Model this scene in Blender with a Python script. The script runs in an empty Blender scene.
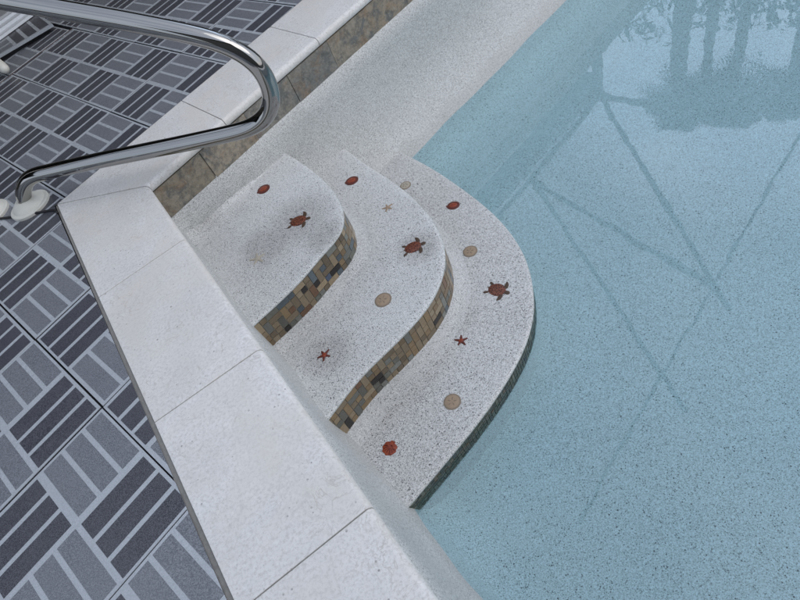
import bpy, bmesh, math, random
from mathutils import Vector, Matrix
random.seed(7)
scene = bpy.context.scene
COL = scene.collection
# ------------------------------------------------------------------ camera
F = 624.4542307            # focal length in pixels of an 800 pixel wide frame
CR = Vector((0.88396607, -0.34803578, -0.31220999))
CU = Vector((0.46755105, 0.65800691, 0.59027360))
CF = Vector((0.0, 0.66775595, -0.74438027))
EYE = Vector((0.0, 0.0, 1.5))
cd = bpy.data.cameras.new('camera'); cam = bpy.data.objects.new('camera', cd); COL.objects.link(cam)
cd.sensor_fit = 'HORIZONTAL'; cd.sensor_width = 36.0; cd.lens = 36.0 * F / 800.0
cd.clip_start = 0.02; cd.clip_end = 500
m = Matrix((( CR.x, CU.x, -CF.x, EYE.x), (CR.y, CU.y, -CF.y, EYE.y), (CR.z, CU.z, -CF.z, EYE.z), (0, 0, 0, 1)))
cam.matrix_world = m
scene.camera = cam
# ------------------------------------------------------------------ sky, sun, exposure
SUN_EL, SUN_ROT = math.radians(46), math.radians(118)      # high, from the pool side, behind thin cloud
w = bpy.data.worlds.new('World'); scene.world = w; w.use_nodes = True
wn, wl = w.node_tree.nodes, w.node_tree.links
wn.clear()
wo = wn.new('ShaderNodeOutputWorld'); bg = wn.new('ShaderNodeBackground')
sk = wn.new('ShaderNodeTexSky'); sk.sky_type = 'NISHITA'; sk.sun_disc = False
sk.sun_elevation = SUN_EL; sk.sun_rotation = SUN_ROT; sk.dust_density = 2.5; sk.air_density = 1.0; sk.ozone_density = 1.0
hs = wn.new('ShaderNodeHueSaturation'); hs.inputs['Saturation'].default_value = 1.0
hs.inputs['Hue'].default_value = 0.492
wl.new(sk.outputs[0], hs.inputs['Color'])
# thin broken cloud over the whole sky
wt = wn.new('ShaderNodeTexCoord'); wz = wn.new('ShaderNodeTexNoise'); wz.inputs['Scale'].default_value = 2.6; wz.inputs['Detail'].default_value = 6
wr = wn.new('ShaderNodeValToRGB'); wr.color_ramp.elements[0].position = 0.36; wr.color_ramp.elements[0].color = (.35, .35, .35, 1)
wr.color_ramp.elements[1].position = 0.62; wr.color_ramp.elements[1].color = (.92, .92, .92, 1)
wm_ = wn.new('ShaderNodeMix'); wm_.data_type = 'RGBA'; wm_.inputs[7].default_value = (5.3, 5.8, 6.75, 1)
wl.new(wt.outputs['Generated'], wz.inputs['Vector']); wl.new(wz.outputs['Fac'], wr.inputs['Fac']); wl.new(wr.outputs['Color'], wm_.inputs[0])
wl.new(hs.outputs[0], wm_.inputs[6])
wd_ = wn.new('ShaderNodeVectorMath'); wd_.operation = 'DOT_PRODUCT'; wl.new(wt.outputs['Generated'], wd_.inputs[0]); wd_.inputs[1].default_value = (0.56, 0.63, 0.54)
wg = wn.new('ShaderNodeMapRange'); wg.inputs['From Min'].default_value = 0.962; wg.inputs['From Max'].default_value = 0.992
wg.inputs['To Min'].default_value = 1.0; wg.inputs['To Max'].default_value = 2.7      # a bright break in the cloud beyond the pool
wl.new(wd_.outputs['Value'], wg.inputs['Value'])
wv = wn.new('ShaderNodeVectorMath'); wv.operation = 'SCALE'; wl.new(wm_.outputs[2], wv.inputs[0]); wl.new(wg.outputs[0], wv.inputs['Scale'])
wl.new(wv.outputs[0], bg.inputs['Color'])
bg.inputs['Strength'].default_value = 0.14
wl.new(bg.outputs[0], wo.inputs[0])
sd = bpy.data.lights.new('sun', 'SUN'); so = bpy.data.objects.new('sun', sd); COL.objects.link(so)
sd.energy = 0.5; sd.angle = math.radians(45); sd.color = (1.0, 0.985, 0.97)
# Nishita: rotation 0 puts the sun towards +Y, turning clockwise seen from above
sv = Vector((math.sin(SUN_ROT) * math.cos(SUN_EL), math.cos(SUN_ROT) * math.cos(SUN_EL), math.sin(SUN_EL)))
so.rotation_euler = (-sv).to_track_quat('-Z', 'Y').to_euler()
scene.view_settings.view_transform = 'Standard'; scene.view_settings.look = 'None'
scene.view_settings.gamma = 1; scene.view_settings.use_curve_mapping = False
scene.view_settings.exposure = 0.30
scene.cycles.max_bounces = 8; scene.cycles.transparent_max_bounces = 8

# ------------------------------------------------------------------ plan of the place
# The long coping run and the far coping run are straight lines on the deck plane z = 0.
TA, TB = -1.33142377, 0.46070947
NA = Vector((-math.sin(TA), math.cos(TA))); DA = -0.12705139      # + is the pool side of the long run
NB = Vector((-math.sin(TB), math.cos(TB))); DB = 2.78443884       # + is the deck side of the far run
UB = Vector((math.cos(TB), math.sin(TB)))
ZW = -0.915                                                       # water level
def AB(a, b, z=0.0):
    """point at distance a from the long coping edge and b from the far coping edge"""
    det = NA.x * NB.y - NA.y * NB.x
    p, q = DA + a, DB + b
    return Vector(((p * NB.y - q * NA.y) / det, (NA.x * q - NB.x * p) / det, z))
def ground(px, py, z=0.0):
    d = CF + CR * ((px - 400) / F) - CU * ((py - 300) / F)
    t = (z - EYE.z) / d.z
    return EYE + d * t
def mirrored(px, py, H):
    X = ground(px, py, ZW); d = (X - EYE); d.z = -d.z
    return X + d * ((H - ZW) / d.z)

# ------------------------------------------------------------------ helpers
def tag(o, label=None, cat=None, group=None, kind=None):
    if label: o['label'] = label
    if cat: o['category'] = cat
    if group: o['group'] = group
    if kind: o['kind'] = kind
    return o
def link(name, bm, mats, parent=None, smooth=False):
    me = bpy.data.meshes.new(name); bm.normal_update(); bm.to_mesh(me); bm.free()
    for mt in (mats if isinstance(mats, (list, tuple)) else [mats]): me.materials.append(mt)
    if smooth:
        for p in me.polygons: p.use_smooth = True
    o = bpy.data.objects.new(name, me); COL.objects.link(o)
    if parent: o.parent = parent
    return o
def empty(name, loc=(0, 0, 0), rz=0.0):
    o = bpy.data.objects.new(name, None); COL.objects.link(o); o.location = loc; o.rotation_euler = (0, 0, rz)
    o.empty_display_size = 0.1
    return o
def prism(bm, pts, z0, z1, mi=0):
    n = len(pts)
    a = [bm.verts.new((p[0], p[1], z0)) for p in pts]; b = [bm.verts.new((p[0], p[1], z1)) for p in pts]
    fs = [bm.faces.new(b), bm.faces.new(list(reversed(a)))]
    for i in range(n):
        j = (i + 1) % n
        fs.append(bm.faces.new((a[i], a[j], b[j], b[i])))
    for f_ in fs: f_.material_index = mi
    return a, b, fs
def ccw(pts):
    s = sum(pts[i][0] * pts[(i + 1) % len(pts)][1] - pts[(i + 1) % len(pts)][0] * pts[i][1] for i in range(len(pts)))
    return list(pts) if s > 0 else list(reversed(pts))
def box_between(bm, p, q, wd, ht, mi=0):
    """a beam of rectangular section from p to q"""
    p, q = Vector(p), Vector(q); d = (q - p).normalized()
    s = d.cross(Vector((0, 0, 1)))
    s = Vector((1, 0, 0)) if s.length < 1e-4 else s.normalized()
    u = s.cross(d)
    c = [(-1, -1), (1, -1), (1, 1), (-1, 1)]
    A_ = [bm.verts.new(p + s * (x * wd / 2) + u * (y * ht / 2)) for x, y in c]
    B_ = [bm.verts.new(q + s * (x * wd / 2) + u * (y * ht / 2)) for x, y in c]
    fs = [bm.faces.new(A_), bm.faces.new(list(reversed(B_)))]
    for i in range(4): fs.append(bm.faces.new((A_[i], B_[i], B_[(i + 1) % 4], A_[(i + 1) % 4])))
    for f_ in fs: f_.material_index = mi
def catmull(pts, per=8):
    out = []
    P = [Vector(p) for p in pts]; P = [P[0] * 2 - P[1]] + P + [P[-1] * 2 - P[-2]]
    for i in range(1, len(P) - 2):
        for k in range(per):
            t = k / per
            out.append(0.5 * ((2 * P[i]) + (P[i + 1] - P[i - 1]) * t + (2 * P[i - 1] - 5 * P[i] + 4 * P[i + 1] - P[i + 2]) * t * t
                              + (3 * P[i] - P[i - 1] - 3 * P[i + 1] + P[i + 2]) * t ** 3))
    out.append(P[-2].copy()); return out
def relax(pts, n):
    for _ in range(n):
        pts = [pts[0]] + [(pts[i - 1] + pts[i] * 2 + pts[i + 1]) / 4 for i in range(1, len(pts) - 1)] + [pts[-1]]
    return pts
def resample(pts, n):
    L = [0]
    for i in range(1, len(pts)): L.append(L[-1] + (pts[i] - pts[i - 1]).length)
    out = []; j = 0
    for k in range(n):
        s = L[-1] * k / (n - 1)
        while j < len(L) - 2 and L[j + 1] < s: j += 1
        t = (s - L[j]) / max(1e-9, L[j + 1] - L[j]); out.append(pts[j].lerp(pts[j + 1], t))
    return out, L[-1]
def tube(bm, path, r, seg=24, cap=True):
    rings = []; prev = None
    for i, p in enumerate(path):
        t = (path[min(i + 1, len(path) - 1)] - path[max(i - 1, 0)]).normalized()
        if prev is None:
            prev = t.orthogonal().normalized()
        n = (prev - t * prev.dot(t)).normalized(); prev = n; b_ = t.cross(n)
        rr = r(i / (len(path) - 1)) if callable(r) else r
        rings.append([bm.verts.new(p + (n * math.cos(2 * math.pi * k / seg) + b_ * math.sin(2 * math.pi * k / seg)) * rr) for k in range(seg)])
    for a, b in zip(rings, rings[1:]):
        for k in range(seg): bm.faces.new((a[k], a[(k + 1) % seg], b[(k + 1) % seg], b[k]))
    if cap:
        bm.faces.new(list(reversed(rings[0]))); bm.faces.new(rings[-1])
    return rings
def lathe(bm, prof, c, seg=40, mi=0):
    rings = []
    for r, z in prof:
        rings.append([bm.verts.new((c[0] + r * math.cos(2 * math.pi * k / seg), c[1] + r * math.sin(2 * math.pi * k / seg), c[2] + z)) for k in range(seg)])
    for a, b in zip(rings, rings[1:]):
        for k in range(seg):
            f_ = bm.faces.new((a[k], a[(k + 1) % seg], b[(k + 1) % seg], b[k])); f_.material_index = mi
    f_ = bm.faces.new(rings[-1]); f_.material_index = mi

# ------------------------------------------------------------------ materials
class Mat:
    def __init__(s, name, rough=0.6, metallic=0.0, spec=0.5):
        s.m = bpy.data.materials.new(name); s.m.use_nodes = True
        s.n, s.l = s.m.node_tree.nodes, s.m.node_tree.links
        s.b = s.n['Principled BSDF']; s.b.inputs['Roughness'].default_value = rough
        s.b.inputs['Metallic'].default_value = metallic; s.b.inputs['Specular IOR Level'].default_value = spec
        s.tc = s.n.new('ShaderNodeTexCoord'); s.co = s.tc.outputs['Object']
    def noise(s, scale, detail=4, rough=0.55, out='Fac', co=None, dist=0.0):
        x = s.n.new('ShaderNodeTexNoise'); x.inputs['Scale'].default_value = scale; x.inputs['Detail'].default_value = detail
        x.inputs['Roughness'].default_value = rough; x.inputs['Distortion'].default_value = dist
        s.l.new(co or s.co, x.inputs['Vector']); return x.outputs[out]
    def voro(s, scale, feature='F1', co=None, rnd=1.0):
        x = s.n.new('ShaderNodeTexVoronoi'); x.feature = feature; x.inputs['Scale'].default_value = scale
        x.inputs['Randomness'].default_value = rnd
        s.l.new(co or s.co, x.inputs['Vector']); return x
    def ramp(s, fac, stops, interp='LINEAR'):
        x = s.n.new('ShaderNodeValToRGB'); x.color_ramp.interpolation = interp
        e = x.color_ramp.elements
        while len(e) < len(stops): e.new(0.5)
        for el, (p, c) in zip(e, stops):
            el.position = p; el.color = (c, c, c, 1) if isinstance(c, (int, float)) else (*c, 1)
        s.l.new(fac, x.inputs['Fac']); return x.outputs['Color']
    def math(s, op, a, b=None, c=None):
        x = s.n.new('ShaderNodeMath'); x.operation = op
        for i, v in enumerate((a, b, c)):
            if v is None: continue
            if isinstance(v, (int, float)): x.inputs[i].default_value = v
            else: s.l.new(v, x.inputs[i])
        return x.outputs[0]
    def mix(s, fac, a, b, mode='MIX'):
        x = s.n.new('ShaderNodeMix'); x.data_type = 'RGBA'; x.blend_type = mode
        for sock, v in ((x.inputs[0], fac), (x.inputs[6], a), (x.inputs[7], b)):
            if isinstance(v, (int, float)): sock.default_value = v
            elif isinstance(v, (tuple, list)): sock.default_value = (*v, 1)
            else: s.l.new(v, sock)
        return x.outputs[2]
    def sep(s, col):
        x = s.n.new('ShaderNodeSeparateColor'); s.l.new(col, x.inputs[0]); return x.outputs
    def attr(s, name):
        x = s.n.new('ShaderNodeAttribute'); x.attribute_name = name; return x.outputs['Color']
    def color(s, c):
        if isinstance(c, (tuple, list)): s.b.inputs['Base Color'].default_value = (*c, 1)
        else: s.l.new(c, s.b.inputs['Base Color'])
        return s
    def rough(s, r): s.l.new(r, s.b.inputs['Roughness']); return s
    def bump(s, h, strength=0.3, dist=0.002):
        x = s.n.new('ShaderNodeBump'); x.inputs['Strength'].default_value = strength; x.inputs['Distance'].default_value = dist
        s.l.new(h, x.inputs['Height']); s.l.new(x.outputs[0], s.b.inputs['Normal']); return s

def plaster(name, light, dark, dens_lo, dens_hi, scale1, scale2, patch=1.6, worn=(0.45, 0.445, 0.43), spots=()):
    """white pool plaster with exposed dark pebble chips, denser in worn patches"""
    M_ = Mat(name, 0.55)
    p = M_.ramp(M_.noise(patch, 3, 0.5), [(0.38, 0.0), (0.66, 1.0)])
    if spots:
        tot = M_.math('MULTIPLY', p, 0.35)
        nz_ = M_.math('MULTIPLY', M_.noise(7, 5, 0.65), 0.30)
        for pt, rad in spots:
            d_ = M_.n.new('ShaderNodeVectorMath'); d_.operation = 'DISTANCE'; M_.l.new(M_.co, d_.inputs[0]); d_.inputs[1].default_value = pt
            q = M_.math('ADD', M_.math('MULTIPLY', d_.outputs['Value'], 1.0 / rad), M_.math('SUBTRACT', nz_, 0.15))
            tot = M_.math('MAXIMUM', tot, M_.math('SUBTRACT', 1.0, M_.math('SMOOTHSTEP', q, 0.35, 1.15) if False else M_.ramp(q, [(0.38, 0.0), (1.0, 1.0)])))
        p = tot
    dens = M_.math('MULTIPLY_ADD', p, dens_hi - dens_lo, dens_lo)
    base = M_.mix(M_.noise(14, 5, 0.65), tuple(c * 0.90 for c in light), tuple(min(1, c * 1.08) for c in light))
    base = M_.mix(M_.math('MULTIPLY', p, 0.62), base, worn)
    grain = M_.noise(210, 3, 0.75)
    base = M_.mix(M_.ramp(grain, [(0.40, 0.9), (0.53, 0.0)]), base, tuple(c * 0.52 for c in light))
    base = M_.mix(M_.ramp(grain, [(0.54, 0.0), (0.66, 0.6)]), base, tuple(min(.86, c * 1.3) for c in light))
    for sc, k, dcol in ((scale1, 1.0, dark), (scale2, 0.55, tuple(c * 0.45 + 0.02 for c in dark))):
        v = M_.voro(sc)
        rnd = M_.sep(v.outputs['Color'])
        near = M_.math('LESS_THAN', v.outputs['Distance'], M_.math('MULTIPLY_ADD', rnd[1], 0.30, 0.18))
        pick = M_.math('LESS_THAN', rnd[0], M_.math('MULTIPLY', dens, k))
        fac = M_.math('MULTIPLY', M_.math('MULTIPLY', near, pick), M_.math('MULTIPLY_ADD', rnd[2], 0.5, 0.5))
        base = M_.mix(fac, base, dcol)
    if name == 'pebble plaster wall':
        sx = M_.n.new('ShaderNodeSeparateXYZ'); M_.l.new(M_.co, sx.inputs[0])
        hgt = M_.math('ADD', M_.math('SUBTRACT', sx.outputs['Z'], ZW), M_.math('MULTIPLY', M_.math('SUBTRACT', M_.noise(5, 5, 0.6), 0.5), 0.12))
        base = M_.mix(M_.ramp(hgt, [(0.0, 0.34), (0.055, 0.22), (0.085, 0.0)]), base, (0.36, 0.355, 0.34))
    if name == 'pebble plaster lowest tread': M_.b.inputs['Roughness'].default_value = 0.32
    M_.color(base); M_.bump(grain, 0.25, 0.001)
    return M_.m

M = {}
M['tread'] = plaster('pebble plaster tread', (0.72, 0.73, 0.72), (0.06, 0.06, 0.065), 0.18, 0.74, 215, 150, worn=(0.36, 0.34, 0.32),
    spots=[(tuple(ground(298, 222, -0.38)), 0.24), (tuple(ground(322, 236, -0.38)), 0.15), (tuple(ground(268, 245, -0.38)), 0.20), (tuple(ground(418, 247, -0.615)), 0.15), (tuple(ground(330, 352, -0.615)), 0.17), (tuple(ground(205, 222, -0.38)), 0.12)])
M['tread_low'] = plaster('pebble plaster lowest tread', (0.67, 0.675, 0.665), (0.05, 0.05, 0.052), 0.36, 0.64, 205, 140, worn=(0.56, 0.55, 0.53))
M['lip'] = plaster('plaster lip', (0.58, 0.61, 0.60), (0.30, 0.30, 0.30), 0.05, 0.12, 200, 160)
M['cove'] = plaster('plaster cove', (0.66, 0.67, 0.665), (0.13, 0.13, 0.14), 0.22, 0.42, 215, 150)
M['wall'] = plaster('pebble plaster wall', (0.67, 0.68, 0.665), (0.13, 0.13, 0.13), 0.30, 0.42, 230, 180, patch=2.5, worn=(0.60, 0.61, 0.59))
M['floor'] = plaster('pebble plaster floor', (0.69, 0.70, 0.69), (0.06, 0.07, 0.07), 0.22, 0.36, 225, 132, patch=1.1, worn=(0.62, 0.63, 0.62))

x = Mat('limestone coping', 0.5)
cl = x.noise(5, 6, 0.6); fo = x.noise(38, 4, 0.7, dist=1.2)
c = x.mix(x.ramp(cl, [(0.3, 0.0), (0.7, 1.0)]), (0.70, 0.69, 0.675), (0.82, 0.81, 0.795))
c = x.mix(x.ramp(fo, [(0.56, 0.0), (0.68, 0.6)]), c, (0.88, 0.87, 0.85))
c = x.mix(x.ramp(x.noise(1.4, 4, 0.6), [(0.48, 0.0), (0.70, 0.6)]), c, (0.62, 0.60, 0.565))
sh = x.voro(26, 'DISTANCE_TO_EDGE', co=None)
shm = x.math('MULTIPLY', x.ramp(sh.outputs['Distance'], [(0.0, 1.0), (0.03, 0.0)]), x.ramp(x.noise(7, 2, 0.5), [(0.60, 0.0), (0.70, 0.5)]))
c = x.mix(shm, c, (0.50, 0.45, 0.42))
v = x.voro(85); r_ = x.sep(v.outputs['Color'])
pit = x.math('MULTIPLY', x.math('LESS_THAN', v.outputs['Distance'], x.math('MULTIPLY_ADD', r_[1], 0.28, 0.05)), x.math('LESS_THAN', r_[0], 0.12))
pit = x.math('MULTIPLY', pit, x.math('MULTIPLY_ADD', r_[2], 0.7, 0.2))
c = x.mix(pit, c, (0.20, 0.18, 0.18))
c = x.mix(x.ramp(x.noise(95, 5, 0.75), [(0.38, 0.65), (0.53, 0.0)]), c, (0.50, 0.485, 0.46))
c = x.mix(x.ramp(x.noise(3.1, 5, 0.65, dist=0.6), [(0.40, 0.0), (0.68, 0.75)]), c, (0.70, 0.665, 0.61))
vn = x.math('MULTIPLY', x.ramp(x.noise(8, 4, 0.6, dist=1.8), [(0.485, 0.0), (0.50, 0.8), (0.515, 0.0)]), x.ramp(x.noise(4.2, 3, 0.5), [(0.46, 0.0), (0.60, 1.0)]))
c = x.mix(vn, c, (0.52, 0.48, 0.44))
c = x.mix(x.ramp(x.noise(17, 6, 0.75, dist=2.5), [(0.57, 0.0), (0.63, 0.5)]), c, (0.58, 0.55, 0.52))
x.color(c); x.bump(x.math('SUBTRACT', fo, pit), 0.14, 0.002); M['coping'] = x.m

x = Mat('mortar', 0.9)
x.color(x.mix(x.noise(45, 5, 0.7), (0.15, 0.145, 0.135), (0.32, 0.31, 0.285))).bump(x.noise(120, 3), 0.6, 0.004); M['mortar'] = x.m
x = Mat('patio concrete', 0.9)
x.color(x.mix(x.noise(3, 6, 0.7), (0.010, 0.010, 0.012), (0.028, 0.028, 0.03))); M['ground'] = x.m

def decktile(name, c0, c1, rough, scale=480, k=0.5):
    x = Mat(name, rough)
    g = x.noise(scale, 2, 0.7)
    c = x.mix(x.ramp(g, [(0.38, 0.0), (0.62, 1.0)]), c0, c1)
    c = x.mix(x.math('MULTIPLY', x.ramp(x.noise(2.2, 5, 0.6), [(0.4, 0.0), (0.7, 1.0)]), k), c, tuple(a * 0.75 + 0.02 for a in c1))
    x.color(c); x.rough(x.ramp(x.noise(6, 4, 0.6), [(0.3, rough - 0.08), (0.7, rough + 0.12)])); x.bump(g, 0.15, 0.0008)
    return x.m
M['tile_bar'] = decktile('tile light bar', (0.37, 0.40, 0.43), (0.48, 0.51, 0.54), 0.26, 240)
M['tile_panel'] = decktile('tile grey panel', (0.092, 0.100, 0.118), (0.265, 0.275, 0.30), 0.36, 300)
M['tile_slat'] = decktile('tile dark slat', (0.015, 0.017, 0.024), (0.125, 0.125, 0.145), 0.36, 300)

x = Mat('reddish joint', 0.8); x.color(x.mix(x.noise(20, 4), (0.05, 0.022, 0.018), (0.10, 0.05, 0.04))); M['rust'] = x.m
x = Mat('glazed mosaic', 0.28)
mc = x.attr('tint'); x.color(x.mix(0.45, mc, x.mix(x.noise(70, 4, 0.65), (0.0, 0.0, 0.0), (1.0, 1.0, 1.0)), 'SOFT_LIGHT')); M['mosaic'] = x.m
x = Mat('mosaic grout', 0.9); x.color(x.mix(x.noise(60), (0.36, 0.33, 0.27), (0.48, 0.45, 0.38))); M['grout'] = x.m
x = Mat('slate grout', 0.9); x.color((0.17, 0.16, 0.14)); M['slate_grout'] = x.m
x = Mat('slate', 0.6)
mc = x.attr('tint'); n2_ = x.noise(34, 7, 0.75, dist=0.3)
c = x.mix(x.ramp(x.noise(6, 7, 0.62, dist=0.4), [(0.36, 0.0), (0.66, 0.7)]), mc, (0.37, 0.33, 0.26))
c = x.mix(x.ramp(x.noise(11, 8, 0.7, dist=0.5), [(0.50, 0.0), (0.60, 0.9)]), c, (0.14, 0.145, 0.14))
c = x.mix(x.ramp(x.noise(8.3, 7, 0.68, dist=0.6), [(0.52, 0.0), (0.66, 0.75)]), c, (0.29, 0.185, 0.105))
c = x.mix(x.ramp(n2_, [(0.40, 0.55), (0.56, 0.0)]), c, (0.09, 0.085, 0.075))
c = x.mix(x.ramp(x.noise(90, 4, 0.7), [(0.52, 0.0), (0.68, 0.35)]), c, (0.42, 0.40, 0.36))
x.color(c); x.bump(n2_, 0.7, 0.006); M['slate'] = x.m

x = Mat('brushed stainless', 0.09, 1.0)
x.color((0.35, 0.345, 0.335)); x.rough(x.ramp(x.noise(18, 4, 0.6), [(0.35, 0.03), (0.75, 0.10)])); M['steel'] = x.m
x = Mat('aged white plastic', 0.45)
x.color(x.mix(x.noise(30, 5, 0.7), (0.62, 0.61, 0.54), (0.74, 0.735, 0.68))); M['plastic'] = x.m
x = Mat('white enamel', 0.3)
x.color(x.mix(x.noise(4, 4, 0.6), (0.62, 0.66, 0.70), (0.74, 0.77, 0.80))); M['enamel'] = x.m
x = Mat('grey sill', 0.4)
x.color(x.mix(x.noise(9, 4, 0.6), (0.40, 0.42, 0.44), (0.50, 0.51, 0.52))); M['sill'] = x.m
x = Mat('black rubber', 0.6); x.color((0.015, 0.015, 0.017)); M['rubber_and_shade'] = x.m  # black of the cable, and of the shade painted under the doorstep
x = Mat('bronze aluminium', 0.5); x.color((0.03, 0.028, 0.026)); M['bronze'] = x.m
x = Mat('stucco', 0.9); x.color(x.mix(x.noise(40, 5, 0.7), (0.15, 0.14, 0.12), (0.2, 0.19, 0.165))); M['stucco'] = x.m
x = Mat('soffit', 0.8); x.color((0.06, 0.057, 0.053)); M['soffit'] = x.m
x = Mat('shingles', 0.95); x.color(x.mix(x.noise(30, 4), (0.08, 0.075, 0.07), (0.14, 0.13, 0.12))); M['shingle'] = x.m
x = Mat('leaf', 0.6); x.color(x.mix(x.noise(3, 4), (0.03, 0.06, 0.02), (0.07, 0.11, 0.04))); M['leaf'] = x.m
x = Mat('bark', 0.9); x.color(x.mix(x.noise(14, 5, 0.7), (0.09, 0.075, 0.06), (0.2, 0.17, 0.14))); M['bark'] = x.m
x = Mat('red glaze', 0.32)
x.color(x.mix(x.ramp(x.noise(110, 3, 0.6), [(0.35, 0.0), (0.65, 1.0)]), (0.16, 0.022, 0.010), (0.33, 0.062, 0.02))); M['red'] = x.m
x = Mat('dark red glaze', 0.35)
x.color(x.mix(x.noise(160, 3, 0.6), (0.06, 0.012, 0.008), (0.16, 0.028, 0.015))); M['darkred'] = x.m
x = Mat('turtle shell glaze', 0.32)
ve = x.voro(105, 'DISTANCE_TO_EDGE')
x.color(x.mix(x.ramp(ve.outputs['Distance'], [(0.06, 1.0), (0.16, 0.0)]), x.mix(x.noise(130), (0.014, 0.004, 0.004), (0.060, 0.010, 0.008)), (0.25, 0.08, 0.038))); M['shell'] = x.m
x = Mat('brown glaze', 0.4)
x.color(x.mix(x.noise(190, 3, 0.6), (0.022, 0.014, 0.010), (0.12, 0.068, 0.036))); M['brown'] = x.m
x = Mat('tan glaze', 0.5)
x.color(x.mix(x.noise(140, 4, 0.65), (0.26, 0.19, 0.13), (0.44, 0.33, 0.23))); M['tan'] = x.m
x = Mat('tan rim glaze', 0.5)
x.color(x.mix(x.noise(140, 4, 0.65), (0.19, 0.15, 0.11), (0.30, 0.24, 0.18))); M['tanrim'] = x.m
x = Mat('thin old tan glaze', 0.5)
x.color(x.mix(x.noise(150, 4, 0.65), (0.36, 0.33, 0.28), (0.50, 0.45, 0.36))); M['faint'] = x.m

# water: clear, faintly blue, mirror by Fresnel
wm = bpy.data.materials.new('pool water'); wm.use_nodes = True
n, l = wm.node_tree.nodes, wm.node_tree.links; n.clear()
o_ = n.new('ShaderNodeOutputMaterial'); mx = n.new('ShaderNodeMixShader'); tr = n.new('ShaderNodeBsdfTransparent'); gl = n.new('ShaderNodeBsdfGlossy')
tr.inputs['Color'].default_value = (0.70, 0.865, 0.915, 1); gl.inputs['Roughness'].default_value = 0.0; gl.inputs['Color'].default_value = (1, 1, 1, 1)
tc = n.new('ShaderNodeTexCoord'); nz = n.new('ShaderNodeTexNoise'); nz.inputs['Scale'].default_value = 5.0; nz.inputs['Detail'].default_value = 2.5
bp = n.new('ShaderNodeBump'); bp.inputs['Strength'].default_value = 0.07; bp.inputs['Distance'].default_value = 0.01
l.new(tc.outputs['Object'], nz.inputs['Vector']); l.new(nz.outputs['Fac'], bp.inputs['Height'])
l.new(bp.outputs[0], gl.inputs['Normal'])
ge = n.new('ShaderNodeNewGeometry'); dt = n.new('ShaderNodeVectorMath'); dt.operation = 'DOT_PRODUCT'
l.new(ge.outputs['Incoming'], dt.inputs[0]); l.new(bp.outputs[0], dt.inputs[1])
def mth(op, a, b=None):
    q = n.new('ShaderNodeMath'); q.operation = op
    for i, v_ in enumerate((a, b)):
        if v_ is None: continue
        if isinstance(v_, (int, float)): q.inputs[i].default_value = v_
        else: l.new(v_, q.inputs[i])
    return q.outputs[0]
F0 = 0.062        # Schlick's approximation, the same from above and below
sch = mth('ADD', mth('MULTIPLY', mth('POWER', mth('SUBTRACT', 1.0, mth('ABSOLUTE', dt.outputs['Value'])), 5.0), 1 - F0), F0)
l.new(sch, mx.inputs[0]); l.new(tr.outputs[0], mx.inputs[1]); l.new(gl.outputs[0], mx.inputs[2]); l.new(mx.outputs[0], o_.inputs[0])
M['water'] = wm

# ------------------------------------------------------------------ pool shell
LA, LB = 4.3, 7.2     # the pool runs this far along the two edges
def basin_ring(ia, ib, z):
    """corner ring of the basin with each side set into the pool by its own inset"""
    return [AB(ia, -ib, z), AB(LB - ib, -ib, z), AB(LB - ib, -LA + ia, z), AB(ia, -LA + ia, z)]
# inset of the long wall, inset of the far wall, height
SHELL = [(-0.035, -0.030, -0.215), (-0.022, -0.016, -0.222), (-0.010, -0.020, -0.32), (-0.002, -0.020, -0.50), (0.004, -0.008, -0.60),
         (0.010, 0.016, -0.68), (0.019, 0.052, -0.76), (0.034, 0.100, -0.845), (0.052, 0.150, -0.915), (0.068, 0.175, -0.97), (0.095, 0.215, -1.03), (0.15, 0.28, -1.07), (0.26, 0.38, -1.09), (0.7, 0.8, -1.10)]
bm = bmesh.new(); rings = []
for ia, ib, z in SHELL:
    r4 = basin_ring(ia, ib, z); ring = []
    for i in range(4):                     # divide the sides so the plaster line can wander a little
        p, q = r4[i], r4[(i + 1) % 4]
        for k in range(120):
            t = k / 120; pt = p.lerp(q, t)
            wob = 0.005 * math.sin(5.1 * t * 9 + i) + 0.0025 * math.sin(11 * t * 9 + 2 * i)
            if z > -0.23: wob *= 0.25
            nrm = (r4[(i + 2) % 4] - q).normalized() if i % 2 == 0 else (r4[(i + 2) % 4] - q).normalized()
            ring.append(bm.verts.new(pt + nrm * wob))
    rings.append(ring)
for i, (a, b) in enumerate(zip(rings, rings[1:])):
    for k in range(len(a)):
        f_ = bm.faces.new((a[k], b[k], b[(k + 1) % len(a)], a[(k + 1) % len(a)])); f_.material_index = 1 if i >= 8 else 0
pool_wall = link('pool_wall', bm, [M['wall'], M['floor']], smooth=True)
tag(pool_wall, 'speckled white plaster pool wall curving down below the slate band into the water', 'pool wall')
bm = bmesh.new(); bm.faces.new([bm.verts.new(p) for p in basin_ring(0.62, 0.72, -1.098)])
tag(link('pool_floor', bm, M['floor']), kind='structure')
bm = bmesh.new(); bm.faces.new([bm.verts.new(p) for p in ccw([AB(-0.03, 0.03, ZW), AB(LB + .02, 0.03, ZW), AB(LB + .02, -LA - .02, ZW), AB(-0.03, -LA - .02, ZW)])])
tag(link('water', bm, M['water']), kind='structure')

def tint_layer(bm): return bm.loops.layers.float_color.new('tint')
def setcol(f_, lay, c):
    for lp in f_.loops: lp[lay] = (*c, 1)
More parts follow.
